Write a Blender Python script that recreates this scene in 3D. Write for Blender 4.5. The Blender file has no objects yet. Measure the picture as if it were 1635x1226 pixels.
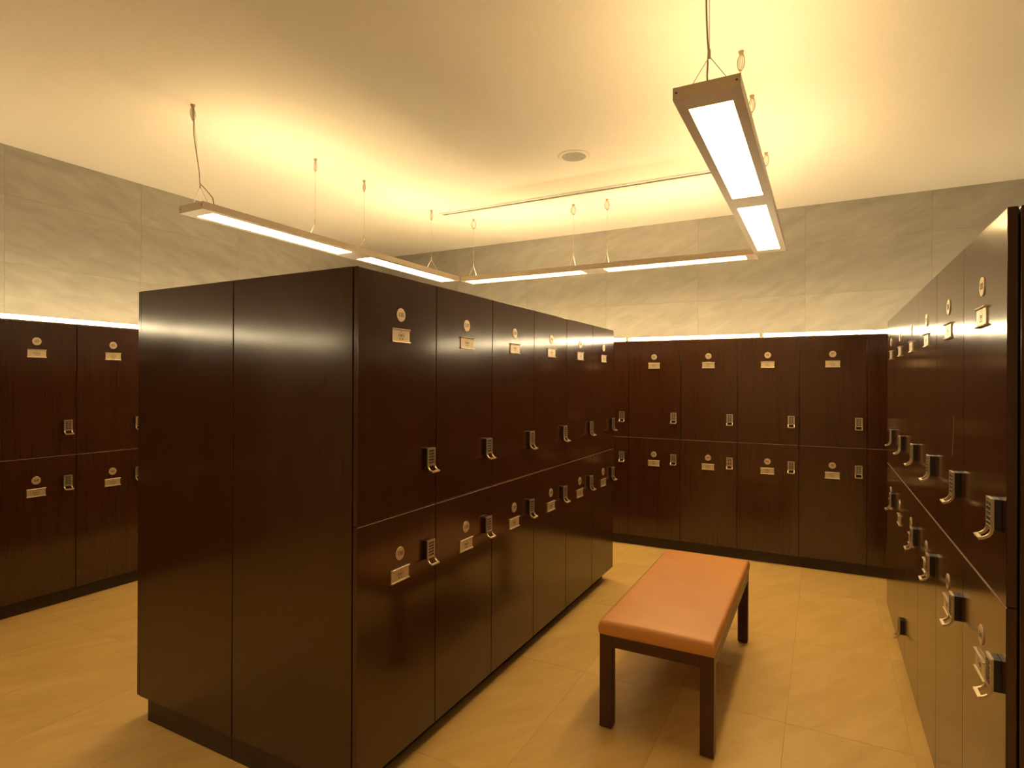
import bpy, bmesh, math, random
from mathutils import Vector, Matrix
random.seed(7)
C = bpy.context.scene.collection
PI = math.pi

# ------------------------------------------------------------------ camera
F_PX, W_PX = 930.8, 1635.0
cam_d = bpy.data.cameras.new('camera')
cam = bpy.data.objects.new('camera', cam_d)
C.objects.link(cam)
cam_d.sensor_width = 36.0
cam_d.sensor_fit = 'HORIZONTAL'
cam_d.lens = 36.0 * F_PX / W_PX
cam_d.shift_y = -3.46 / W_PX
cam_d.clip_start = 0.02
cam.matrix_world = (Matrix.Translation((0, 0, 1.45)) @ Matrix.Rotation(0.49, 4, 'Z')
                    @ Matrix.Rotation(PI / 2 + 0.0007, 4, 'X') @ Matrix.Rotation(0.0041, 4, 'Z'))
bpy.context.scene.camera = cam

# ------------------------------------------------------------------ world, light levels, exposure
world = bpy.data.worlds.new('world')
bpy.context.scene.world = world
world.use_nodes = True
world.node_tree.nodes['Background'].inputs[0].default_value = (0.02, 0.015, 0.01, 1)
world.node_tree.nodes['Background'].inputs[1].default_value = 0.5
vs = bpy.context.scene.view_settings
vs.view_transform = 'Standard'
vs.look = 'None'
vs.gamma = 1.0
vs.use_curve_mapping = False
vs.exposure = 1.25
LAMP_COL, LAMP_DOWN = (1.0, 0.68, 0.29), 11.5
UP_COL, LAMP_UP = (1.0, 0.77, 0.42), 22.0
TUBE_COL, TUBE_L = (1.0, 0.80, 0.48), 16.5

# ------------------------------------------------------------------ materials
def nmat(name):
    m = bpy.data.materials.new(name)
    m.use_nodes = True
    nt = m.node_tree
    b = nt.nodes['Principled BSDF']
    return m, nt, b

def node(nt, typ, **kw):
    n = nt.nodes.new(typ)
    for k, v in kw.items():
        setattr(n, k, v)
    return n

def ramp(nt, stops):
    r = nt.nodes.new('ShaderNodeValToRGB')
    e = r.color_ramp.elements
    while len(e) < len(stops):
        e.new(0.5)
    for i, (p, c) in enumerate(stops):
        e[i].position = p
        e[i].color = (*c, 1)
    return r

def plain(name, col, rough=0.5, metal=0.0, spec=0.5, noise=0.0):
    m, nt, b = nmat(name)
    b.inputs['Base Color'].default_value = (*col, 1)
    b.inputs['Roughness'].default_value = rough
    b.inputs['Metallic'].default_value = metal
    b.inputs['Specular IOR Level'].default_value = spec
    if noise:
        tc = node(nt, 'ShaderNodeTexCoord')
        n = node(nt, 'ShaderNodeTexNoise')
        n.inputs['Scale'].default_value = 60
        n.inputs['Detail'].default_value = 4
        nt.links.new(tc.outputs['Object'], n.inputs['Vector'])
        r = ramp(nt, [(0.3, tuple(c * (1 - noise) for c in col)), (0.7, tuple(min(1, c * (1 + noise)) for c in col))])
        nt.links.new(n.outputs['Fac'], r.inputs['Fac'])
        nt.links.new(r.outputs['Color'], b.inputs['Base Color'])
    return m

def emit(name, col, strength):
    m, nt, b = nmat(name)
    b.inputs['Base Color'].default_value = (0.9, 0.88, 0.82, 1)
    b.inputs['Emission Color'].default_value = (*col, 1)
    b.inputs['Emission Strength'].default_value = strength
    return m

def wood(name, dark, light, rough, ior=1.5):
    """wenge laminate: fine vertical grain, slightly uneven gloss"""
    m, nt, b = nmat(name)
    tc = node(nt, 'ShaderNodeTexCoord')
    oi = node(nt, 'ShaderNodeObjectInfo')
    ad = node(nt, 'ShaderNodeVectorMath', operation='ADD')
    sc = node(nt, 'ShaderNodeVectorMath', operation='SCALE')
    cx = node(nt, 'ShaderNodeCombineXYZ')
    for i in range(3):
        nt.links.new(oi.outputs['Random'], cx.inputs[i])
    nt.links.new(cx.outputs[0], sc.inputs[0])
    sc.inputs['Scale'].default_value = 40
    nt.links.new(tc.outputs['Object'], ad.inputs[0])
    nt.links.new(sc.outputs[0], ad.inputs[1])
    mp = node(nt, 'ShaderNodeMapping')
    mp.inputs['Scale'].default_value = (170, 170, 3.0)
    nt.links.new(ad.outputs[0], mp.inputs['Vector'])
    n1 = node(nt, 'ShaderNodeTexNoise')
    n1.inputs['Scale'].default_value = 1.0
    n1.inputs['Detail'].default_value = 3
    n1.inputs['Roughness'].default_value = 0.65
    nt.links.new(mp.outputs[0], n1.inputs['Vector'])
    mp2 = node(nt, 'ShaderNodeMapping')
    mp2.inputs['Scale'].default_value = (14, 14, 0.8)
    nt.links.new(ad.outputs[0], mp2.inputs['Vector'])
    n2 = node(nt, 'ShaderNodeTexNoise')
    n2.inputs['Scale'].default_value = 1.0
    n2.inputs['Detail'].default_value = 3
    nt.links.new(mp2.outputs[0], n2.inputs['Vector'])
    mx = node(nt, 'ShaderNodeMath', operation='MULTIPLY_ADD')
    nt.links.new(n2.outputs['Fac'], mx.inputs[0])
    mx.inputs[1].default_value = 0.35
    sub = node(nt, 'ShaderNodeMath', operation='MULTIPLY')
    nt.links.new(n1.outputs['Fac'], sub.inputs[0])
    sub.inputs[1].default_value = 0.75
    nt.links.new(sub.outputs[0], mx.inputs[2])
    r = ramp(nt, [(0.38, dark), (0.72, light)])
    nt.links.new(mx.outputs[0], r.inputs['Fac'])
    nt.links.new(r.outputs['Color'], b.inputs['Base Color'])
    # worn gloss: large soft variation
    b.inputs['IOR'].default_value = ior
    n3 = node(nt, 'ShaderNodeTexNoise')
    n3.inputs['Scale'].default_value = 5
    n3.inputs['Detail'].default_value = 4
    nt.links.new(ad.outputs[0], n3.inputs['Vector'])
    mr = node(nt, 'ShaderNodeMapRange')
    mr.inputs['To Min'].default_value = rough * 0.85
    mr.inputs['To Max'].default_value = rough * 1.2
    nt.links.new(n3.outputs['Fac'], mr.inputs['Value'])
    nt.links.new(mr.outputs[0], b.inputs['Roughness'])
    bp = node(nt, 'ShaderNodeBump')
    bp.inputs['Strength'].default_value = 0.012
    bp.inputs['Distance'].default_value = 0.001
    nt.links.new(n1.outputs['Fac'], bp.inputs['Height'])
    nt.links.new(bp.outputs[0], b.inputs['Normal'])
    return m

def stone(name, c1, c2, c3, rough, stretch, rot, var=0.12):
    """veined porcelain stone: diagonal streaks in world space, every tile a little different"""
    m, nt, b = nmat(name)
    ge = node(nt, 'ShaderNodeNewGeometry')
    oi = node(nt, 'ShaderNodeObjectInfo')
    cx = node(nt, 'ShaderNodeCombineXYZ')
    for i in range(3):
        nt.links.new(oi.outputs['Random'], cx.inputs[i])
    sc = node(nt, 'ShaderNodeVectorMath', operation='SCALE')
    sc.inputs['Scale'].default_value = 30
    nt.links.new(cx.outputs[0], sc.inputs[0])
    ad = node(nt, 'ShaderNodeVectorMath', operation='ADD')
    nt.links.new(ge.outputs['Position'], ad.inputs[0])
    nt.links.new(sc.outputs[0], ad.inputs[1])
    mr = node(nt, 'ShaderNodeMapping')
    mr.inputs['Rotation'].default_value = rot
    nt.links.new(ad.outputs[0], mr.inputs['Vector'])
    mp = node(nt, 'ShaderNodeMapping')
    mp.inputs['Scale'].default_value = stretch
    nt.links.new(mr.outputs[0], mp.inputs['Vector'])
    n1 = node(nt, 'ShaderNodeTexNoise')
    n1.inputs['Scale'].default_value = 1.0
    n1.inputs['Detail'].default_value = 9
    n1.inputs['Roughness'].default_value = 0.62
    n1.inputs['Distortion'].default_value = 0.4
    nt.links.new(mp.outputs[0], n1.inputs['Vector'])
    r = ramp(nt, [(0.30, c1), (0.5, c2), (0.70, c3)])
    nt.links.new(n1.outputs['Fac'], r.inputs['Fac'])
    hs = node(nt, 'ShaderNodeHueSaturation')
    v = node(nt, 'ShaderNodeMapRange')
    v.inputs['To Min'].default_value = 1 - var
    v.inputs['To Max'].default_value = 1 + var
    nt.links.new(oi.outputs['Random'], v.inputs['Value'])
    nt.links.new(v.outputs[0], hs.inputs['Value'])
    nt.links.new(r.outputs['Color'], hs.inputs['Color'])
    nt.links.new(hs.outputs[0], b.inputs['Base Color'])
    b.inputs['Roughness'].default_value = rough
    n2 = node(nt, 'ShaderNodeTexNoise')
    n2.inputs['Scale'].default_value = 120
    nt.links.new(ge.outputs['Position'], n2.inputs['Vector'])
    bp = node(nt, 'ShaderNodeBump')
    bp.inputs['Strength'].default_value = 0.05
    bp.inputs['Distance'].default_value = 0.002
    nt.links.new(n2.outputs['Fac'], bp.inputs['Height'])
    nt.links.new(bp.outputs[0], b.inputs['Normal'])
    return m

M = {}
M['wood'] = wood('wenge_door', (0.036, 0.0118, 0.0046), (0.050, 0.0168, 0.0073), 0.145, 1.6)
M['body'] = wood('wenge_carcass', (0.014, 0.006, 0.003), (0.026, 0.010, 0.006), 0.4)
M['plinth'] = wood('wenge_plinth', (0.018, 0.008, 0.004), (0.035, 0.014, 0.008), 0.45)
M['bench_wood'] = wood('wenge_bench', (0.040, 0.0105, 0.0036), (0.066, 0.0200, 0.0075), 0.32, 1.45)
M['walltile'] = stone('wall_stone', (0.295, 0.265, 0.213), (0.345, 0.312, 0.254), (0.392, 0.356, 0.294), 0.55, (3.5, 3.5, 13), (0.25, 0.35, 0), 0.04)
M['floortile'] = stone('floor_stone', (0.51, 0.325, 0.105), (0.57, 0.375, 0.13), (0.63, 0.43, 0.16), 0.42, (9.0, 2.2, 3), (0, 0, 0.5), 0.03)
M['grout'] = plain('grout', (0.46, 0.30, 0.105), 0.8, noise=0.1)
M['wallgrout'] = plain('wall_grout', (0.30, 0.27, 0.215), 0.8, noise=0.1)
M['ceiling'] = plain('ceiling_paint', (0.86, 0.78, 0.645), 0.9, spec=0.1, noise=0.015)
M['alu'] = plain('satin_aluminium', (0.56, 0.46, 0.35), 0.42, 0.35, noise=0.04)
M['champagne'] = plain('champagne_metal', (0.56, 0.46, 0.32), 0.36, 0.85, noise=0.05)
M['plate'] = plain('brushed_plate', (0.62, 0.51, 0.36), 0.38, 0.65, noise=0.06)
M['ink'] = plain('dark_print', (0.07, 0.055, 0.035), 0.5)
M['numeral'] = plain('numeral_print', (0.10, 0.07, 0.03), 0.5)
M['black'] = plain('black_plastic', (0.012, 0.011, 0.010), 0.35)
M['button'] = plain('dark_button', (0.05, 0.04, 0.03), 0.4)
M['slot'] = plain('slot_shadow_black', (0.008, 0.007, 0.006), 0.8)
M['wire'] = plain('steel_wire', (0.60, 0.52, 0.40), 0.35, 0.8)
M['cord'] = plain('tan_cord', (0.42, 0.30, 0.17), 0.5)
M['white'] = plain('white_enamel', (0.78, 0.75, 0.68), 0.4)
M['grille'] = plain('speaker_mesh', (0.33, 0.29, 0.22), 0.6, noise=0.2)
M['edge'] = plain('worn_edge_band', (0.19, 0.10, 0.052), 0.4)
M['scratch'] = plain('scratched_laminate', (0.30, 0.15, 0.07), 0.5)
M['lamp_down'] = emit('lamp_diffuser', LAMP_COL, LAMP_DOWN)
M['lamp_up'] = emit('lamp_uplight_tube', UP_COL, LAMP_UP)
M['tube'] = emit('fluorescent_tube', TUBE_COL, TUBE_L)

def leather():
    m, nt, b = nmat('orange_leatherette')
    tc = node(nt, 'ShaderNodeTexCoord')
    vo = node(nt, 'ShaderNodeTexVoronoi')
    vo.inputs['Scale'].default_value = 420
    nt.links.new(tc.outputs['Object'], vo.inputs['Vector'])
    n = node(nt, 'ShaderNodeTexNoise')
    n.inputs['Scale'].default_value = 4
    n.inputs['Detail'].default_value = 4
    nt.links.new(tc.outputs['Object'], n.inputs['Vector'])
    r = ramp(nt, [(0.3, (0.50, 0.215, 0.058)), (0.7, (0.56, 0.25, 0.072))])
    nt.links.new(n.outputs['Fac'], r.inputs['Fac'])
    nt.links.new(r.outputs['Color'], b.inputs['Base Color'])
    b.inputs['Roughness'].default_value = 0.42
    bp = node(nt, 'ShaderNodeBump')
    bp.inputs['Strength'].default_value = 0.08
    bp.inputs['Distance'].default_value = 0.0006
    nt.links.new(vo.outputs['Distance'], bp.inputs['Height'])
    nt.links.new(bp.outputs[0], b.inputs['Normal'])
    return m
M['leather'] = leather()

# ------------------------------------------------------------------ mesh helpers
def bm_new():
    return bmesh.new()

def add_box(bm, x0, x1, y0, y1, z0, z1, bevel=0.0, seg=1):
    t = bmesh.new()
    bmesh.ops.create_cube(t, size=1)
    bmesh.ops.scale(t, vec=(x1 - x0, y1 - y0, z1 - z0), verts=t.verts)
    bmesh.ops.translate(t, vec=((x0 + x1) / 2, (y0 + y1) / 2, (z0 + z1) / 2), verts=t.verts)
    if bevel:
        bmesh.ops.bevel(t, geom=list(t.edges), offset=bevel, segments=seg, profile=0.5, affect='EDGES')
    merge(bm, t)

def merge(bm, t):
    me = bpy.data.meshes.new('tmp')
    t.to_mesh(me)
    t.free()
    bm.from_mesh(me)
    bpy.data.meshes.remove(me)

def add_cyl(bm, p0, p1, r, seg=12, r2=None):
    p0, p1 = Vector(p0), Vector(p1)
    d = p1 - p0
    t = bmesh.new()
    bmesh.ops.create_cone(t, cap_ends=True, segments=seg, radius1=r, radius2=r if r2 is None else r2, depth=d.length)
    q = Vector((0, 0, 1)).rotation_difference(d.normalized())
    bmesh.ops.transform(t, matrix=Matrix.Translation((p0 + p1) / 2) @ q.to_matrix().to_4x4(), verts=t.verts)
    merge(bm, t)

def add_tube(bm, pts, r, seg=6, closed=False):
    pts = [Vector(p) for p in pts]
    n = len(pts)
    rings = []
    up = Vector((0.31, 0.17, 0.93)).normalized()
    for i, p in enumerate(pts):
        if closed:
            d = pts[(i + 1) % n] - pts[i - 1]
        else:
            d = pts[min(i + 1, n - 1)] - pts[max(i - 1, 0)]
        d.normalize()
        a = d.cross(up)
        if a.length < 0.05:
            a = d.cross(Vector((1, 0, 0)))
        a.normalize()
        b = d.cross(a)
        rings.append([bm.verts.new(p + (a * math.cos(2 * PI * k / seg) + b * math.sin(2 * PI * k / seg)) * r) for k in range(seg)])
    for i in range(n if closed else n - 1):
        A, B = rings[i], rings[(i + 1) % n]
        for k in range(seg):
            bm.faces.new((A[k], A[(k + 1) % seg], B[(k + 1) % seg], B[k]))
    if not closed:
        bm.faces.new(rings[0][::-1])
        bm.faces.new(rings[-1])

def add_prism_x(bm, prof, x0, x1):
    """closed outline in (y, z) pushed along x"""
    a = [bm.verts.new((x0, y, z)) for y, z in prof]
    b = [bm.verts.new((x1, y, z)) for y, z in prof]
    n = len(prof)
    for i in range(n):
        bm.faces.new((a[i], a[(i + 1) % n], b[(i + 1) % n], b[i]))
    bm.faces.new(a[::-1])
    bm.faces.new(b)

def finish(bm, name, smooth=False):
    bmesh.ops.recalc_face_normals(bm, faces=bm.faces)
    me = bpy.data.meshes.new(name)
    bm.to_mesh(me)
    bm.free()
    if smooth:
        for p in me.polygons:
            p.use_smooth = True
        try:
            me.set_sharp_from_angle(angle=math.radians(35))
        except Exception:
            pass
    return me

def obj(name, me, mat=None, parent=None, loc=(0, 0, 0), rz=0.0):
    if isinstance(me, bmesh.types.BMesh):
        me = finish(me, name)
    if mat is not None and not me.materials:
        me.materials.append(mat)
    o = bpy.data.objects.new(name, me)
    C.objects.link(o)
    o.location = loc
    o.rotation_euler = (0, 0, rz)
    if parent is not None:
        o.parent = parent
    return o

def thing(name, label, cat, loc=(0, 0, 0), rz=0.0, group=None):
    o = bpy.data.objects.new(name, None)
    C.objects.link(o)
    o.empty_display_size = 0.05
    o.location = loc
    o.rotation_euler = (0, 0, rz)
    return tag(o, label, cat, group)

def tag(o, label, cat, group=None):
    o['label'] = label
    o['category'] = cat
    if group:
        o['group'] = group
    return o

def struct(o):
    o['kind'] = 'structure'
    return o

# ------------------------------------------------------------------ measures
XI, Y0, PW = -1.3634, 1.4658, 0.4471      # central block: right face, near end, locker pitch
WI = 1.2554                               # its whole width
ZT, ZM, ZB = 1.8366, 0.9655, 0.09         # top, middle joint, bottom of the doors
XR, YR, PR = 0.3525, 1.622, 0.443         # right block: face, near end, pitch
XL, YL, PL = -4.3409, 2.0407, 0.4447      # left wall bank: face, seam, pitch
YB, XB, PB = 5.0998, -1.5363, 0.4576      # back wall bank: face, seam, pitch
ZTW = 1.8175                              # top of the wall banks
XW, YW, ZC = -4.749, 5.692, 3.0           # wall left, wall back, ceiling
XE, YE = 3.75, -1.9                       # wall right, wall rear (behind the camera)
DR = 0.018                                # door thickness

# ------------------------------------------------------------------ setting
fl = bm_new(); add_box(fl, XW - .1, XE + .1, YE - .1, YW + .1, -0.12, -0.0012)
floor = struct(obj('floor', fl, M['grout']))
TX, TY, GJ = 0.4555, 0.9035, 0.0018
tb = bm_new(); add_box(tb, 0, TX - GJ, 0, TY - GJ, -0.012, 0.0, 0.0007)
tile_me = finish(tb, 'floor_tile'); tile_me.materials.append(M['floortile'])
nx0 = math.floor((XW - 0.32) / TX); nx1 = math.ceil((XE - 0.32) / TX)
ny0 = math.floor((YE - 2.75) / TY); ny1 = math.ceil((YW - 2.75) / TY)
cut = {}
for i in range(nx0, nx1):
    for j in range(ny0, ny1):
        x0, x1 = max(0.32 + i * TX, XW), min(0.32 + (i + 1) * TX - GJ, XE)
        y0, y1 = max(2.75 + j * TY, YE), min(2.75 + (j + 1) * TY - GJ, YW)
        if x1 - x0 < .02 or y1 - y0 < .02:
            continue
        key = (round(x1 - x0, 4), round(y1 - y0, 4))
        if key not in cut:
            b = bm_new(); add_box(b, 0, key[0], 0, key[1], -0.012, 0.0, 0.0007)
            cut[key] = finish(b, 'floor_tile'); cut[key].materials.append(M['floortile'])
        obj('floor_tile', cut[key], None, floor, (x0, y0, random.uniform(-0.0003, 0)))

SX0, SX1, SY0, SY1 = -3.12, -0.60, 4.410, 4.486         # opening of the air slot
b = bm_new()
for x0, x1, y0, y1 in ((XW - .1, XE + .1, YE - .1, SY0), (XW - .1, XE + .1, SY1, YW + .1), (XW - .1, SX0, SY0, SY1), (SX1, XE + .1, SY0, SY1)):
    add_box(b, x0, x1, y0, y1, ZC, ZC + .12)
ceiling = struct(obj('ceiling', b, M['ceiling']))

def tiled_wall(name, axis, pos, sign, a0, a1, joint, pitch, zs):
    """axis 'x': wall plane at x = pos, runs along y; sign = side the tiles face"""
    th = 0.010
    b = bm_new()
    lo, hi = (pos - .1 - th * 0, pos) if sign > 0 else (pos, pos + .1)
    # tile fronts lie in the plane pos, the slab stands 10 mm behind
    if sign > 0:
        lo, hi = pos - .1, pos - .0014
    else:
        lo, hi = pos + .0014, pos + .1
    if axis == 'x':
        add_box(b, lo, hi, a0 - .0, a1 + .0, -0.012, ZC)
    else:
        add_box(b, a0, a1, lo, hi, -0.012, ZC)
    w = struct(obj(name, b, M['wallgrout']))
    cache = {}
    k0 = math.floor((a0 - joint) / pitch); k1 = math.ceil((a1 - joint) / pitch)
    for k in range(k0, k1):
        p0, p1 = max(joint + k * pitch, a0), min(joint + (k + 1) * pitch - .0025, a1)
        if p1 - p0 < .02:
            continue
        for z0, z1 in zip(zs[:-1], zs[1:]):
            key = (round(p1 - p0, 3), round(z1 - z0, 3))
            if key not in cache:
                t = bm_new()
                dz, dp = z1 - z0 - .0025, p1 - p0
                if axis == 'x':
                    add_box(t, -th if sign > 0 else 0, 0 if sign > 0 else th, 0, dp, 0, dz, 0.0012)
                else:
                    add_box(t, 0, dp, -th if sign > 0 else 0, 0 if sign > 0 else th, 0, dz, 0.0012)
                cache[key] = finish(t, 'wall_tile'); cache[key].materials.append(M['walltile'])
            loc = (pos, p0, z0) if axis == 'x' else (p0, pos, z0)
            jit = random.uniform(0, .0004) * -sign
            loc = (loc[0] + (jit if axis == 'x' else 0), loc[1] + (jit if axis == 'y' else 0), loc[2])
            obj('wall_tile', cache[key], None, w, loc)
    return w
ZS = [1.33, 1.778, 2.228, 2.674, 3.0]
ZR = [0.0, 0.44, 0.885, 1.33, 1.778, 2.228, 2.674, 3.0]
tiled_wall('wall_left', 'x', XW, 1, YE, YW, 1.81, 0.868, ZS)
tiled_wall('wall_back', 'y', YW, -1, XW, XE, -0.138, 0.907, ZS)
tiled_wall('wall_right', 'x', XE, -1, YE, YW, 1.81, 0.907, ZR)
tiled_wall('wall_rear', 'y', YE, 1, XW, XE, -0.138, 0.907, ZR)

# ------------------------------------------------------------------ locker pieces (shared mesh data)
def door_mesh(w, h, gap=None, low=False):
    g = .0021 if gap is None else gap
    b = bm_new(); add_box(b, -w / 2 + g, w / 2 - g, 0, DR, 0.0016, h - 0.0016)
    front = [e for e in b.edges if all(abs(v.co.y) < 1e-6 for v in e.verts)]
    flat = [e for e in front if abs(e.verts[0].co.z - e.verts[1].co.z) < 1e-6]
    bmesh.ops.bevel(b, geom=flat, offset=.0026, segments=2, profile=0.5, affect='EDGES')
    front = [e for e in b.edges if all(abs(v.co.y) < 1e-6 for v in e.verts) and abs(e.verts[0].co.z - e.verts[1].co.z) > .1]
    bmesh.ops.bevel(b, geom=front, offset=.0012, segments=1, profile=0.5, affect='EDGES')
    me = finish(b, 'door'); me.materials.append(M['wood'])
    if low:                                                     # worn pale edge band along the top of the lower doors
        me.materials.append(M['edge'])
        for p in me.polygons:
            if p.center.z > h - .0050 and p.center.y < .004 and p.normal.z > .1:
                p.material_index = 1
    return me

def body_mesh(w, h, il, ir, dep):
    b = bm_new(); add_box(b, -w / 2 + .0004 + il, w / 2 - .0004 - ir, DR + .004, dep, 0.0002, h - .0002)
    me = finish(b, 'body'); me.materials.append(M['body']); return me

def disc_mesh():
    b = bm_new()
    add_cyl(b, (0, 0, 0), (0, -0.0020, 0), 0.0245, 32)
    add_cyl(b, (0, -0.0020, 0), (0, -0.0026, 0), 0.0245, 32, 0.0238)
    me = finish(b, 'number_disc', True); me.materials.append(M['plate']); return me

def holder_mesh():
    b = bm_new()
    add_box(b, -0.049, 0.049, -0.003, 0, -0.0255, 0.0255)
    for s in (1, -1):                                            # rails along top and bottom edge
        prof = [(0, .0255 * s), (-.0065, .0255 * s), (-.0078, .0237 * s), (-.0070, .0210 * s), (-.0045, .0204 * s), (0, .0200 * s)]
        add_prism_x(b, prof, -0.051, 0.051)
    me = finish(b, 'card_holder'); me.materials.append(M['plate']); return me

def emblem_mesh():
    b = bm_new()
    y0, y1 = -0.0036, -0.0029
    def arc(a0, a1, r0, r1, n=7):
        for i in range(n):
            A, B = a0 + (a1 - a0) * i / n, a0 + (a1 - a0) * (i + 1) / n
            v = [b.verts.new((r * math.sin(t) * 1.15, y0, r * math.cos(t))) for r, t in ((r0, A), (r1, A), (r1, B), (r0, B))]
            b.faces.new(v)
    D = math.radians
    arc(D(48), D(112), .0118, .0140); arc(D(-48), D(-112), .0118, .0140)     # sides of the wreath
    arc(D(132), D(166), .0112, .0148, 4); arc(D(-132), D(-166), .0112, .0148, 4)
    arc(D(-12), D(12), .0128, .0156, 3)                                       # small bar on top
    for z, hw in ((.0035, .0075), (-.0005, .0085)):                           # two lines of tiny lettering
        n = 6
        for i in range(n):
            x = -hw + 2 * hw * (i + .5) / n
            add_box(b, x - hw / n * .62, x + hw / n * .62, y0, y1, z - .0012, z + .0012)
    add_box(b, -.0018, .0018, y0, y1, -.0064, -.0036)
    me = finish(b, 'emblem'); me.materials.append(M['ink']); return me

def lock_front_mesh():
    """metal face plate whose lower end curls forward into a pull"""
    b = bm_new()
    hw, bar, th = 0.0245, 0.0062, 0.0058
    path = [(-.0175, 0.0), (-.0175, -.066)]
    R = 0.024
    for i in range(1, 8):
        t = math.radians(74) * i / 7
        path.append((-.0175 - R * (1 - math.cos(t)), -.066 - R * math.sin(t)))
    path.append((path[-1][0] - .0075, path[-1][1] - .0022))
    def strip(i0, i1):
        pts = path[i0:i1 + 1]
        L, Rr = [], []
        for i, (y, z) in enumerate(pts):
            j = i + i0
            a = path[max(j - 1, 0)]; c = path[min(j + 1, len(path) - 1)]
            dy, dz = c[0] - a[0], c[1] - a[1]
            n = math.hypot(dy, dz)
            ny, nz = -dz / n, dy / n
            L.append((y + ny * th / 2, z + nz * th / 2)); Rr.append((y - ny * th / 2, z - nz * th / 2))
        return L + Rr[::-1]
    last = len(path) - 1
    add_prism_x(b, strip(0, last), -hw, -hw + bar)
    add_prism_x(b, strip(0, last), hw - bar, hw)
    add_prism_x(b, [(-.0135, 0), (-.0211, 0), (-.0211, -.006), (-.0135, -.006)], -hw + bar, hw - bar)       # head
    add_prism_x(b, [(-.0135, -.006), (-.0190, -.006), (-.0190, -.064), (-.0135, -.064)], -hw + bar, hw - bar)  # key field
    add_prism_x(b, [(-.0135, -.0625), (-.0211, -.0625), (-.0211, -.0695), (-.0135, -.0695)], -hw + bar, hw - bar)
    add_prism_x(b, strip(last - 1, last), -hw + bar, hw - bar)                                                  # grip
    me = finish(b, 'keypad_lock', True); me.materials.append(M['champagne']); return me

def lock_base_mesh():
    b = bm_new(); add_box(b, -.0225, .0225, -.0135, 0, -.072, -.001, 0.001)
    me = finish(b, 'lock_base'); me.materials.append(M['black']); return me

def buttons_mesh():
    b = bm_new()
    for r in range(5):
        for c in (-1, 1):
            zc = -.0118 - r * .0112
            add_box(b, c * .0086 - .0072, c * .0086 + .0072, -.0212, -.0185, zc - .0038, zc + .0038, 0.0006)
    me = finish(b, 'keypad_buttons'); me.materials.append(M['button']); return me

DISC, HOLD, EMB, LOCK, LBASE, LBTN = disc_mesh(), holder_mesh(), emblem_mesh(), lock_front_mesh(), lock_base_mesh(), buttons_mesh()

_num = {}
def numeral_mesh(txt):
    if txt not in _num:
        cu = bpy.data.curves.new('numeral', 'FONT')
        cu.body = txt
        cu.align_x = 'CENTER'; cu.align_y = 'CENTER'
        cu.size = 0.0225 if len(txt) == 3 else 0.025
        cu.space_character = 0.95
        cu.offset = 0.0003
        cu.extrude = 0.0003
        cu.resolution_u = 3
        to = bpy.data.objects.new('numeral', cu)
        C.objects.link(to)
        bpy.context.view_layer.update()
        me = bpy.data.meshes.new_from_object(to.evaluated_get(bpy.context.evaluated_depsgraph_get()))
        bpy.data.objects.remove(to)
        bpy.data.curves.remove(cu)
        me.transform(Matrix.Rotation(PI / 2, 4, 'X'))          # stand it up, facing -y
        me.name = 'numeral'
        me.materials.clear(); me.materials.append(M['numeral'])
        _num[txt] = me
    return _num[txt]

_cache = {}
def cached(kind, *a):
    k = (kind,) + a
    if k not in _cache:
        _cache[k] = door_mesh(*a) if kind == 'door' else body_mesh(*a)
    return _cache[k]

def locker(x, y, rz, w, z0, z1, txt, label, group, il=0.0, ir=0.0, dep=0.6, upper=True, disc_z=None, lock_z=None, gap=None):
    """x, y: middle of the door face at floor level; the door looks along local -y"""
    h = round(z1 - z0, 4)
    t = thing('locker', label, 'locker', (x, y, z0), rz, group)
    obj('body', cached('body', w, h, il, ir, dep), None, t)
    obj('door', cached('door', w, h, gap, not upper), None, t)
    dz = (disc_z if disc_z is not None else (1.694 if upper else 0.823)) - z0
    d = obj('number_disc', DISC, None, t, (0, 0, dz))
    if txt:
        obj('numeral', numeral_mesh(txt), None, d, (0, -0.0028, 0))
    hd = obj('card_holder', HOLD, None, t, (0, 0, dz - 0.076))
    obj('emblem', EMB, None, hd)
    lz = (lock_z if lock_z is not None else (ZM + 0.228 if upper else ZM - 0.130)) - z0
    lk = obj('keypad_lock', LOCK, None, t, (w / 2 - 0.0555, 0, lz))
    obj('lock_base', LBASE, None, lk)
    obj('keypad_buttons', LBTN, None, lk)
    return t

ORD = ['first', 'second', 'third', 'fourth', 'fifth', 'sixth', 'seventh', 'eighth', 'ninth', 'tenth', 'eleventh', 'twelfth', 'thirteenth']
DI = WI / 2

# central block, right row (135 to 146)
for k in range(6):
    yc = Y0 + (k + .5) * PW
    il, ir = (DR + .002 if k == 0 else 0), (DR + .002 if k == 5 else 0)
    n = 135 + 2 * k
    end = {0: ', at its near end', 5: ', at its far end'}.get(k, ', %s column from its near end' % ORD[k])
    locker(XI, yc, PI / 2, PW, ZM, ZT, str(n), 'dark upper locker %d on central block right side%s' % (n, end), 'lockers of the central block', il, ir, DI - .002)
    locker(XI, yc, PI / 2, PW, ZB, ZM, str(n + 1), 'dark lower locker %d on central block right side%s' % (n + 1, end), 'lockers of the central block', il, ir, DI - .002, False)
# central block, left row (its far side)
for k in range(6):
    yc = Y0 + (k + .5) * PW
    il, ir = (DR + .002 if k == 5 else 0), (DR + .002 if k == 0 else 0)
    n = 157 - 2 * k
    for up in (True, False):
        locker(XI - WI, yc, -PI / 2, PW, ZM if up else ZB, ZT if up else ZM, str(n if up else n + 1),
               'dark %s locker on central block left face, %s column' % ('upper' if up else 'lower', ORD[k]),
               'lockers on the left side of the central block', il, ir, DI - .002, up)

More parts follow.
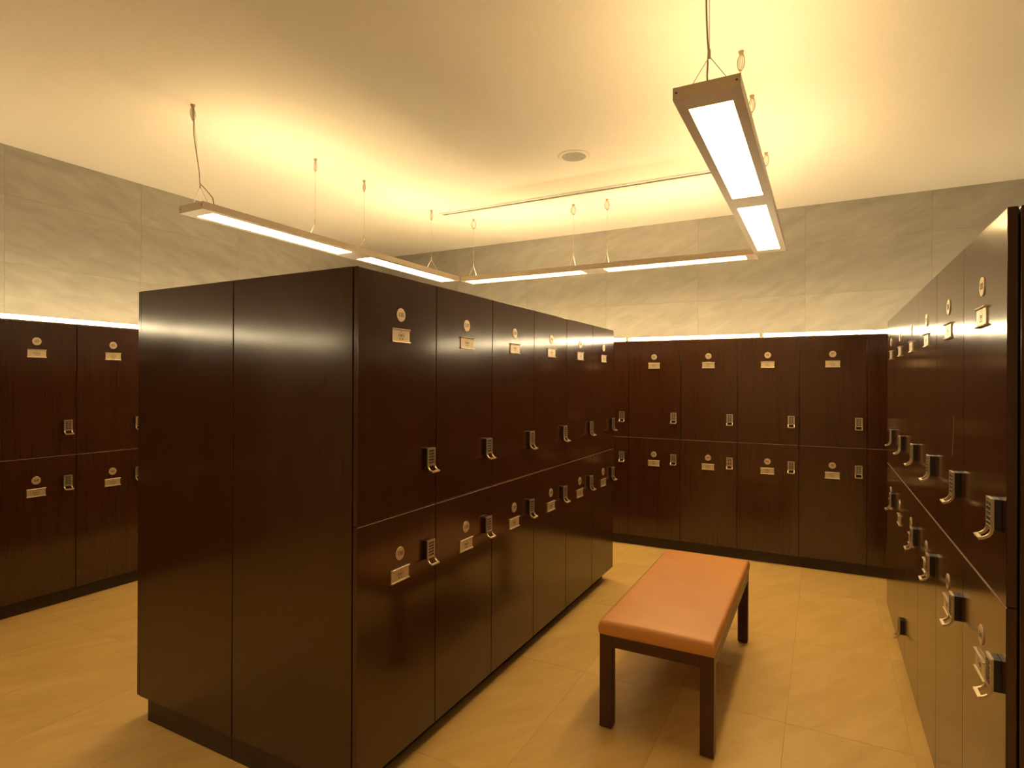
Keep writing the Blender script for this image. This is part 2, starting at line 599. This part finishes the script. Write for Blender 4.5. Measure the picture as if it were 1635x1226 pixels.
def panel(label, x0, x1, y0, y1, z0, z1):
    b = bm_new(); add_box(b, 0, x1 - x0, 0, y1 - y0, 0, z1 - z0, 0.0012)
    return tag(obj('end_panel', b, M['wood'], None, (x0, y0, z0)), label, 'panel', 'end panels of the locker blocks')
XM = XI - DI
panel('right one of two dark panels on the central block near end', XM + .0025, XI - DR - .005, Y0, Y0 + DR, ZB, ZT - .001)
panel('left one of two dark panels on the central block near end', XI - WI + DR + .004, XM - .0025, Y0, Y0 + DR, ZB, ZT - .001)
YF = Y0 + 6 * PW
panel('right one of two dark panels on the central block far end', XM + .002, XI - DR - .004, YF - DR, YF, ZB, ZT - .001)
panel('left one of two dark panels on the central block far end', XI - WI + DR + .004, XM - .002, YF - DR, YF, ZB, ZT - .001)

def plinth(label, pieces):
    """pieces: boxes; each board of the plinth is a part"""
    t = thing('locker_plinth', label, 'plinth', ((pieces[0][0] + pieces[0][1]) / 2, (pieces[0][2] + pieces[0][3]) / 2, 0), 0, 'locker plinths')
    for (x0, x1, y0, y1) in pieces:
        b = bm_new(); add_box(b, x0 - t.location.x, x1 - t.location.x, y0 - t.location.y, y1 - t.location.y, 0.0005, ZB - .001, 0.001)
        obj('plinth_board', b, M['plinth'], t)
plinth('dark recessed plinth under the central locker block',
       [(XI - WI + .081, XM - .0015, Y0 + .002, Y0 + .02), (XM + .0015, XI - .081, Y0 + .002, Y0 + .02),
        (XI - .099, XI - .081, Y0 + .021, YF - .021), (XI - WI + .081, XI - WI + .099, Y0 + .021, YF - .021),
        (XI - WI + .081, XI - .081, YF - .02, YF - .002)])

# right block
for k in range(6):
    yc = YR + (k + .5) * PR
    il, ir = (DR + .002 if k == 5 else 0), (DR + .002 if k == 0 else 0)
    n = 133 - 2 * k
    pos = {0: 'at the near end of the glossy right block', 5: 'at the far end of the glossy right block'}.get(k, '%s column from the near end of the right block' % ORD[k])
    up_l = 'dark glossy upper locker %s' % pos
    if k == 1:
        up_l = 'dark glossy upper locker with a scratched door, %s column of the right block' % ORD[k]
    up = locker(XR, yc, -PI / 2, PR, ZM, ZT, str(n), up_l, 'lockers of the right block', il, ir, DI - .002, gap=.0011)
    low = 'dark glossy lower locker %s' % pos
    if k == 4:
        low = 'dark glossy lower locker with its keypad fixed low near the floor, right block'
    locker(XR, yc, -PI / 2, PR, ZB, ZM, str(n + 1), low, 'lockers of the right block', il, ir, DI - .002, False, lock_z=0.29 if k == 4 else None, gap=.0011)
    if k == 1:
        b = bm_new()
        pts = [(.085, -.0003, .385), (.078, -.0003, .34), (.066, -.0003, .29), (.060, -.0003, .262)]
        add_tube(b, pts, 0.0009, 5)
        s = obj('scratch', b, M['scratch'], up); s['label'] = 'pale curved scratch on the door'
panel('dark wood end panel on the near end of the right block', XR + DR + .005, XR + DI, YR, YR + DR, ZB, ZT - .001)
panel('dark wood end panel on the far end of the right block', XR + DR + .005, XR + DI, YR + 6 * PR - DR, YR + 6 * PR, ZB, ZT - .001)
plinth('dark recessed plinth under the right locker block',
       [(XR + .081, XR + DI, YR + .002, YR + .02), (XR + .081, XR + .099, YR + .021, YR + 6 * PR - .021), (XR + .081, XR + DI, YR + 6 * PR - .02, YR + 6 * PR - .002)])

# left wall bank (63 to 66 in view)
for k in range(-6, 6):
    n = 65 + 2 * k
    yc = YL + (k + .5) * PL
    where = 'on the left wall'
    if k == 0:
        where = 'on the left wall, beside the central block'
    elif k == -1:
        where = 'on the left wall, at the left edge of the photo'
    elif k < -1:
        where = 'on the left wall, %s column before number 63' % ORD[-k - 2]
    else:
        where = 'on the left wall, %s column past number 65' % ORD[k - 1]
    for up in (True, False):
        locker(XL, yc, PI / 2, PL, ZM if up else ZB, ZTW if up else ZM, str(n if up else n + 1),
               'dark wood %s locker %d %s' % ('upper' if up else 'lower', n if up else n + 1, where),
               'lockers along the left wall', 0, 0, 0.39, up)
plinth('dark plinth under the lockers along the left wall', [(XL - .099, XL - .081 + .04, YL - 6 * PL, YL + 6 * PL)])

# back wall bank (89 to 100 in view)
for k in range(-6, 7):
    n = 91 + 2 * k
    xc = XB + (k + .5) * PB
    where = {-1: 'on the back wall, half hidden by the central block', 4: 'on the back wall, half hidden by the right block', 5: 'on the back wall, first column right of 99', 6: 'on the back wall, second column right of 99'}.get(k)
    if where is None:
        where = 'on the back wall, %s one right of the central block' % ORD[k] if 0 <= k < 4 else ('on the back wall, %s column left of number 89' % ORD[-k - 2] if k < 0 else 'on the back wall, behind the right block')
    for up in (True, False):
        locker(xc, YB, 0, PB, ZM if up else ZB, ZTW if up else ZM, str(n if up else n + 1),
               'dark %s locker %d %s' % ('upper' if up else 'lower', n if up else n + 1, where),
               'lockers along the back wall', 0, 0, 0.57, up, disc_z=1.676 if up else .822)
plinth('dark plinth under the lockers along the back wall', [(XB - 6 * PB, XB + 7 * PB, YB + .041, YB + .059)])

# ------------------------------------------------------------------ tube lights lying on the wall lockers
def tube_light(label, x, y, rz, L):
    t = thing('tube_light', label, 'tube light', (x, y, ZTW + .0005), rz, 'tube lights on top of the wall lockers')
    b = bm_new(); add_box(b, 0.0, L, 0.006, 0.040, 0, .006, 0.001)
    obj('batten', b, M['white'], t)
    for xx in (0.0, L - .014):
        b = bm_new(); add_box(b, xx, xx + .014, 0.008, 0.038, 0.006, .033, 0.002)
        obj('socket', b, M['white'], t)
    b = bm_new(); add_cyl(b, (.0145, .023, .0205), (L - .0145, .023, .0205), .0135, 14)
    obj('tube', finish(b, 'tube', True), M['tube'], t)
TP = 1.112
for k in range(-2, 3):
    xs = -1.549 + k * TP
    lab = {0: 'glowing tube on the back wall lockers, from number 91 to number 95', -1: 'glowing tube on the back wall lockers, its end showing beside the central block',
           1: 'glowing tube on the back wall lockers above number 97'}.get(k, 'glowing tube on the back wall lockers, hidden %s' % ('behind the central block' if k < 0 else 'behind the right block'))
    tube_light(lab, xs, YB, 0, TP - .008)
for k in range(-3, 3):
    ys = 1.36 + k * TP
    tube_light({0: 'glowing tube on the left wall lockers above numbers 63 and 65'}.get(k, 'glowing tube on the left wall lockers, %s' % (('out of view, %s before number 63' % ORD[-k - 1]) if k < 0 else 'hidden, %s past number 65' % ORD[k - 1])), XL, ys, PI / 2, TP - .008)

for k in range(5):  # unseen tubes, added as fill light for the right side
    tube_light('added fill tube on the unseen cabinets at the right wall, %s from the rear' % ORD[k], XE - .45, -.3 + (k + 1) * TP, -PI / 2, TP - .008)

# plain cabinets that carry those added tubes (behind the camera and beyond the right block)
def cabinet_row(label, x, y, rz, n, w, dep):
    t = thing('wall_cabinet', label, 'cabinet', (x, y, 0), rz, 'cabinets out of the photo')
    b = bm_new(); add_box(b, 0, n * w, DR + .004, dep, ZB, ZTW); obj('body', b, M['body'], t)
    b = bm_new(); add_box(b, 0, n * w, .06, dep, 0.0005, ZB - .0005); obj('plinth_board', b, M['plinth'], t)
    for k in range(n):
        for z0, z1 in ((ZB, ZM), (ZM, ZTW)):
            obj('door', cached('door', w, round(z1 - z0, 4)), None, t, ((k + .5) * w, 0, z0))
b = bm_new(); add_box(b, XW + .005, XE - .46, YE + .002, YE + .598, 0.0005, ZTW)  # unseen pale stone ledge, added to brighten reflections in the end panels
struct(obj('bounce_ledge_1', b, M['walltile']))
cabinet_row('row of plain dark cabinets along the right wall', XE - .45, 5.05, -PI / 2, 14, 0.40, .435)

# ------------------------------------------------------------------ pendant lights
LZ, LH, LW = 2.40, 0.042, 0.215
def hanger(parent, name, px, py, across, top=ZC - LZ, lean=0.0):
    """steel wire from the ceiling, gripper, two short wires to both sides of the housing (local coords, z=0 at underside)"""
    ax, ay = across
    b = bm_new()
    qx = px + lean
    add_cyl(b, (px, py, LH + .115), (qx, py, top - .004), .0012, 6)
    for s in (-1, 1):
        add_cyl(b, (px + ax * s * .076, py + ay * s * .076, LH - .001), (px, py, LH + .112), .0016, 6)
    add_cyl(b, (px, py, LH + .10), (px, py, LH + .135), .0046, 8)
    w = obj(name, finish(b, name, True), M['wire'], parent)
    b = bm_new()                                                     # ceiling cup with a coil of spare wire
    add_cyl(b, (qx, py, top - .016), (qx, py, top - .0005), .008, 12, .013)
    for k, (rx, rz_, r, ph) in enumerate(((.021, .040, .0021, 0.0), (.017, .037, .0017, .5), (.023, .034, .0015, -.5))):
        ring = [(qx + rx * math.cos(a) * math.cos(ph + .9), py + rx * math.cos(a) * math.sin(ph + .9), top - .052 + rz_ * math.sin(a)) for a in [2 * PI * i / 20 for i in range(20)]]
        add_tube(b, ring, r, 5, True)
    obj('ceiling_mount', finish(b, 'ceiling_mount', True), M['cord'], parent)

def pendant(label, x, y, rz, L, joint, diffs, hangers, cord_end=None, lean=0.0):
    """local x runs along the light; origin at the middle of its underside start"""
    t = thing('pendant_light', label, 'pendant light', (x, y, LZ), rz, 'pendant lights of the ceiling fixture')
    hw, dw = LW / 2, 0.0725
    segs = [(0.0, joint - .0006), (joint + .0006, L)]
    for (s0, s1), (d0, d1) in zip(segs, diffs):
        b = bm_new()
        bt = .0035
        # underside frame round the diffuser
        add_box(b, s0, d0, -hw, hw, 0, bt); add_box(b, d1, s1, -hw, hw, 0, bt)
        add_box(b, d0, d1, -hw, -dw, 0, bt); add_box(b, d0, d1, dw, hw, 0, bt)
        # side walls, end walls and a rim on top
        add_box(b, s0, s1, -hw, -hw + .004, bt, LH); add_box(b, s0, s1, hw - .004, hw, bt, LH)
        add_box(b, s0, s0 + .004, -hw + .004, hw - .004, bt, LH); add_box(b, s1 - .004, s1, -hw + .004, hw - .004, bt, LH)
        add_box(b, s0 + .004, d0, -hw + .004, hw - .004, LH - .003, LH); add_box(b, d1, s1 - .004, -hw + .004, hw - .004, LH - .003, LH)
        add_box(b, d0, d1, -hw + .004, -dw, LH - .003, LH); add_box(b, d0, d1, dw, hw - .004, LH - .003, LH)
        obj('housing', b, M['alu'], t)
        b = bm_new(); add_box(b, d0, d1, -dw, dw, .002, .006)
        obj('diffuser', b, M['lamp_down'], t)
        b = bm_new(); add_cyl(b, (d0 + .01, 0, LH - .016), (d1 - .01, 0, LH - .016), .012, 12)
        obj('uplight_tube', finish(b, 'uplight_tube', True), M['lamp_up'], t)
        b = bm_new(); add_box(b, d0, d1, -dw, dw, .0065, .0085)
        obj('tray', b, M['white'], t)
    for xe, s in ((0.0, -1), (L, 1)):
        for yy in (-hw + .012, hw - .012):
            b = bm_new(); add_cyl(b, (xe - .0005 * s, yy, LH * .55), (xe + .0012 * s, yy, LH * .55), .0038, 10)
            obj('end_screw', b, M['button'], t)
    for k, hx in enumerate(hangers):
        hanger(t, 'suspension_wire', hx, 0, (0, 1), lean=lean if k == 0 else 0.0)
    if cord_end:
        b = bm_new()
        add_tube(b, cord_end, .0032, 6)
        obj('power_cord', finish(b, 'power_cord', True), M['cord'], t)
    return t

def wavy(px, lean=0.0, amp=.007, z0=LH + .13, z1=ZC - LZ - .004, n=14, side=0.01):
    out = []
    for i in range(n + 1):
        f = i / n
        out.append((px + lean * f + amp * math.sin(f * 7.0) * (1 - f * .4), side * math.sin(f * 4.2) * .8 + .003, z0 + (z1 - z0) * f))
    return out
xl_, yl0 = -3.125, 2.03
pendant('long pendant light over the left aisle beside the central block', xl_, yl0, PI / 2, 2.57, 1.295,
        [(.085, 1.195), (1.395, 2.535)], [.055, .905, 1.395, 2.27],
        [(.075, -.095, LH - .001), (.072, -.088, LH + .04), (.062, -.03, LH + .10)] + wavy(.055, -.045), lean=-.045)
yb_ = 4.7225
pendant('long pendant light across the far end, parallel to the back wall', -3.015, yb_, 0, 2.575, 1.295,
        [(.03, 1.195), (1.395, 2.50)], [.075, 1.095, 1.40])
xr_, yr0_ = -0.3425, 1.985
pendant('nearest pendant light, over the aisle by the right block', xr_, yr0_, PI / 2, 2.615, 1.30,
        [(.09, 1.205), (1.39, 2.53)], [.065, .918, 1.392, 2.274],
        [(.07, .004, LH - .001), (.069, .008, LH + .05), (.066, .004, LH + .11)] + wavy(.065))

pendant('pendant light behind the viewpoint, closing the rectangle of lights', -2.3, -0.62, 0, 2.575, 1.295,
        [(.03, 1.195), (1.395, 2.50)], [.075, 1.095, 1.40, 2.40])

# ------------------------------------------------------------------ ceiling fittings
t = thing('ceiling_speaker', 'round speaker grille set in the ceiling', 'speaker', (-1.51, 3.716, ZC))
b = bm_new()
prof = [(.083, -.0005), (.083, -.006), (.096, -.008), (.109, -.0025), (.110, -.0005)]
n = 40
rings = [[b.verts.new((r * math.cos(2 * PI * i / n), r * math.sin(2 * PI * i / n), z)) for r, z in prof] for i in range(n)]
for i in range(n):
    for k in range(len(prof) - 1):
        b.faces.new((rings[i][k], rings[i][k + 1], rings[(i + 1) % n][k + 1], rings[(i + 1) % n][k]))
obj('rim', finish(b, 'rim', True), M['ceiling'], t)
b = bm_new(); add_cyl(b, (0, 0, -.0045), (0, 0, -.0005), .083, 40); add_cyl(b, (0, 0, -.0060), (0, 0, -.0045), .006, 12)
obj('grille', finish(b, 'grille', True), M['grille'], t)

t = thing('air_slot_diffuser', 'long narrow double air slot set in the ceiling', 'air diffuser', (SX0, SY0, ZC))
SL, SW = SX1 - SX0, SY1 - SY0
b = bm_new()
add_box(b, .001, SL - .001, .001, SW - .001, .085, .09)
add_box(b, .001, SL - .001, .001, .003, .002, .085); add_box(b, .001, SL - .001, SW - .003, SW - .001, .002, .085)
add_box(b, .001, .003, .003, SW - .003, .002, .085); add_box(b, SL - .003, SL - .001, .003, SW - .003, .002, .085)
obj('slot_box', b, M['slot'], t)
for y0, y1, z0 in ((-.006, .004, -.003), (.014, .034, -.003), (.042, .049, -.003), (.076, .082, -.003)):
    b = bm_new(); add_box(b, -.006, SL + .006, y0, y1, z0, .0005 if y0 > .01 and y0 < .07 else -.0002, 0.0005); obj('blade', b, M['white'], t)
for xx in (-.006, SL):
    b = bm_new(); add_box(b, xx, xx + .006, -.006, .082, -.0034, -.0002); obj('end_cap', b, M['white'], t)

# ------------------------------------------------------------------ bench
BX0, BX1, BY0, BY1 = -0.827, -0.366, 2.345, 3.540
t = thing('bench', 'low bench with padded orange seat and dark wood legs in the aisle', 'bench', ((BX0 + BX1) / 2, (BY0 + BY1) / 2, 0))
hx, hy, lg = (BX1 - BX0) / 2, (BY1 - BY0) / 2, .052
b = bm_new()
NX, NY = 22, 44
zt_, zb_ = .452, .392
rows = []
def top(u, v):
    ex, ey = hx - abs(u), hy - abs(v)
    r = .016
    z = zt_ + .006 * (1 - (u / hx) ** 2) * (1 - (v / hy) ** 4)
    for e in (ex, ey):
        if e < r:
            z -= (r - math.sqrt(max(r * r - (r - e) ** 2, 0))) * .9
    return z
def spread(h, n):
    inner = [-h + .016 + (2 * h - .032) * i / (n - 8) for i in range(n - 7)]
    edge = [0, .002, .006, .011]
    return [-h + e for e in edge] + inner + [h - e for e in edge[::-1]]
us, vv = spread(hx + .003, NX), spread(hy + .003, NY)
_hx, _hy = hx, hy
hx, hy = hx + .003, hy + .003
grid = [[b.verts.new((u, v, top(u, v))) for v in vv] for u in us]
for i in range(len(us) - 1):
    for j in range(len(vv) - 1):
        b.faces.new((grid[i][j], grid[i + 1][j], grid[i + 1][j + 1], grid[i][j + 1]))
loop = [grid[i][0] for i in range(len(us))] + [grid[-1][j] for j in range(1, len(vv))] + \
       [grid[i][-1] for i in range(len(us) - 2, -1, -1)] + [grid[0][j] for j in range(len(vv) - 2, 0, -1)]
prev = loop
for zz, off in ((.425, .0015), (.405, .001), (.396, -.001), (zb_, -.004)):
    cur = [b.verts.new((v.co.x * (1 + off / hx), v.co.y * (1 + off / hy), zz)) for v in loop]
    m_ = len(loop)
    for k in range(m_):
        b.faces.new((prev[k], cur[k], cur[(k + 1) % m_], prev[(k + 1) % m_]))
    prev = cur
b.faces.new(prev)
hx, hy = _hx, _hy
obj('seat_cushion', finish(b, 'seat_cushion', True), M['leather'], t)
for sx in (-1, 1):
    for sy in (-1, 1):
        b = bm_new()
        x0, x1 = sorted((sx * hx, sx * (hx - lg))); y0, y1 = sorted((sy * hy, sy * (hy - lg)))
        add_box(b, x0, x1, y0, y1, 0.004, zb_ - .0005, .0015)
        lgo = obj('leg', b, M['bench_wood'], t)
        b = bm_new(); add_box(b, x0 + .006, x1 - .006, y0 + .006, y1 - .006, 0.0002, .004); obj('foot_pad', b, M['black'], lgo)
for s in (-1, 1):
    b = bm_new(); y0, y1 = sorted((s * hy, s * (hy - .03))); add_box(b, -hx + lg, hx - lg, y0, y1, .345, zb_ - .0005, .001); obj('end_rail', b, M['bench_wood'], t)
    b = bm_new(); x0, x1 = sorted((s * hx, s * (hx - .03))); add_box(b, x0, x1, -hy + lg, hy - lg, .345, zb_ - .0005, .001); obj('side_rail', b, M['bench_wood'], t)
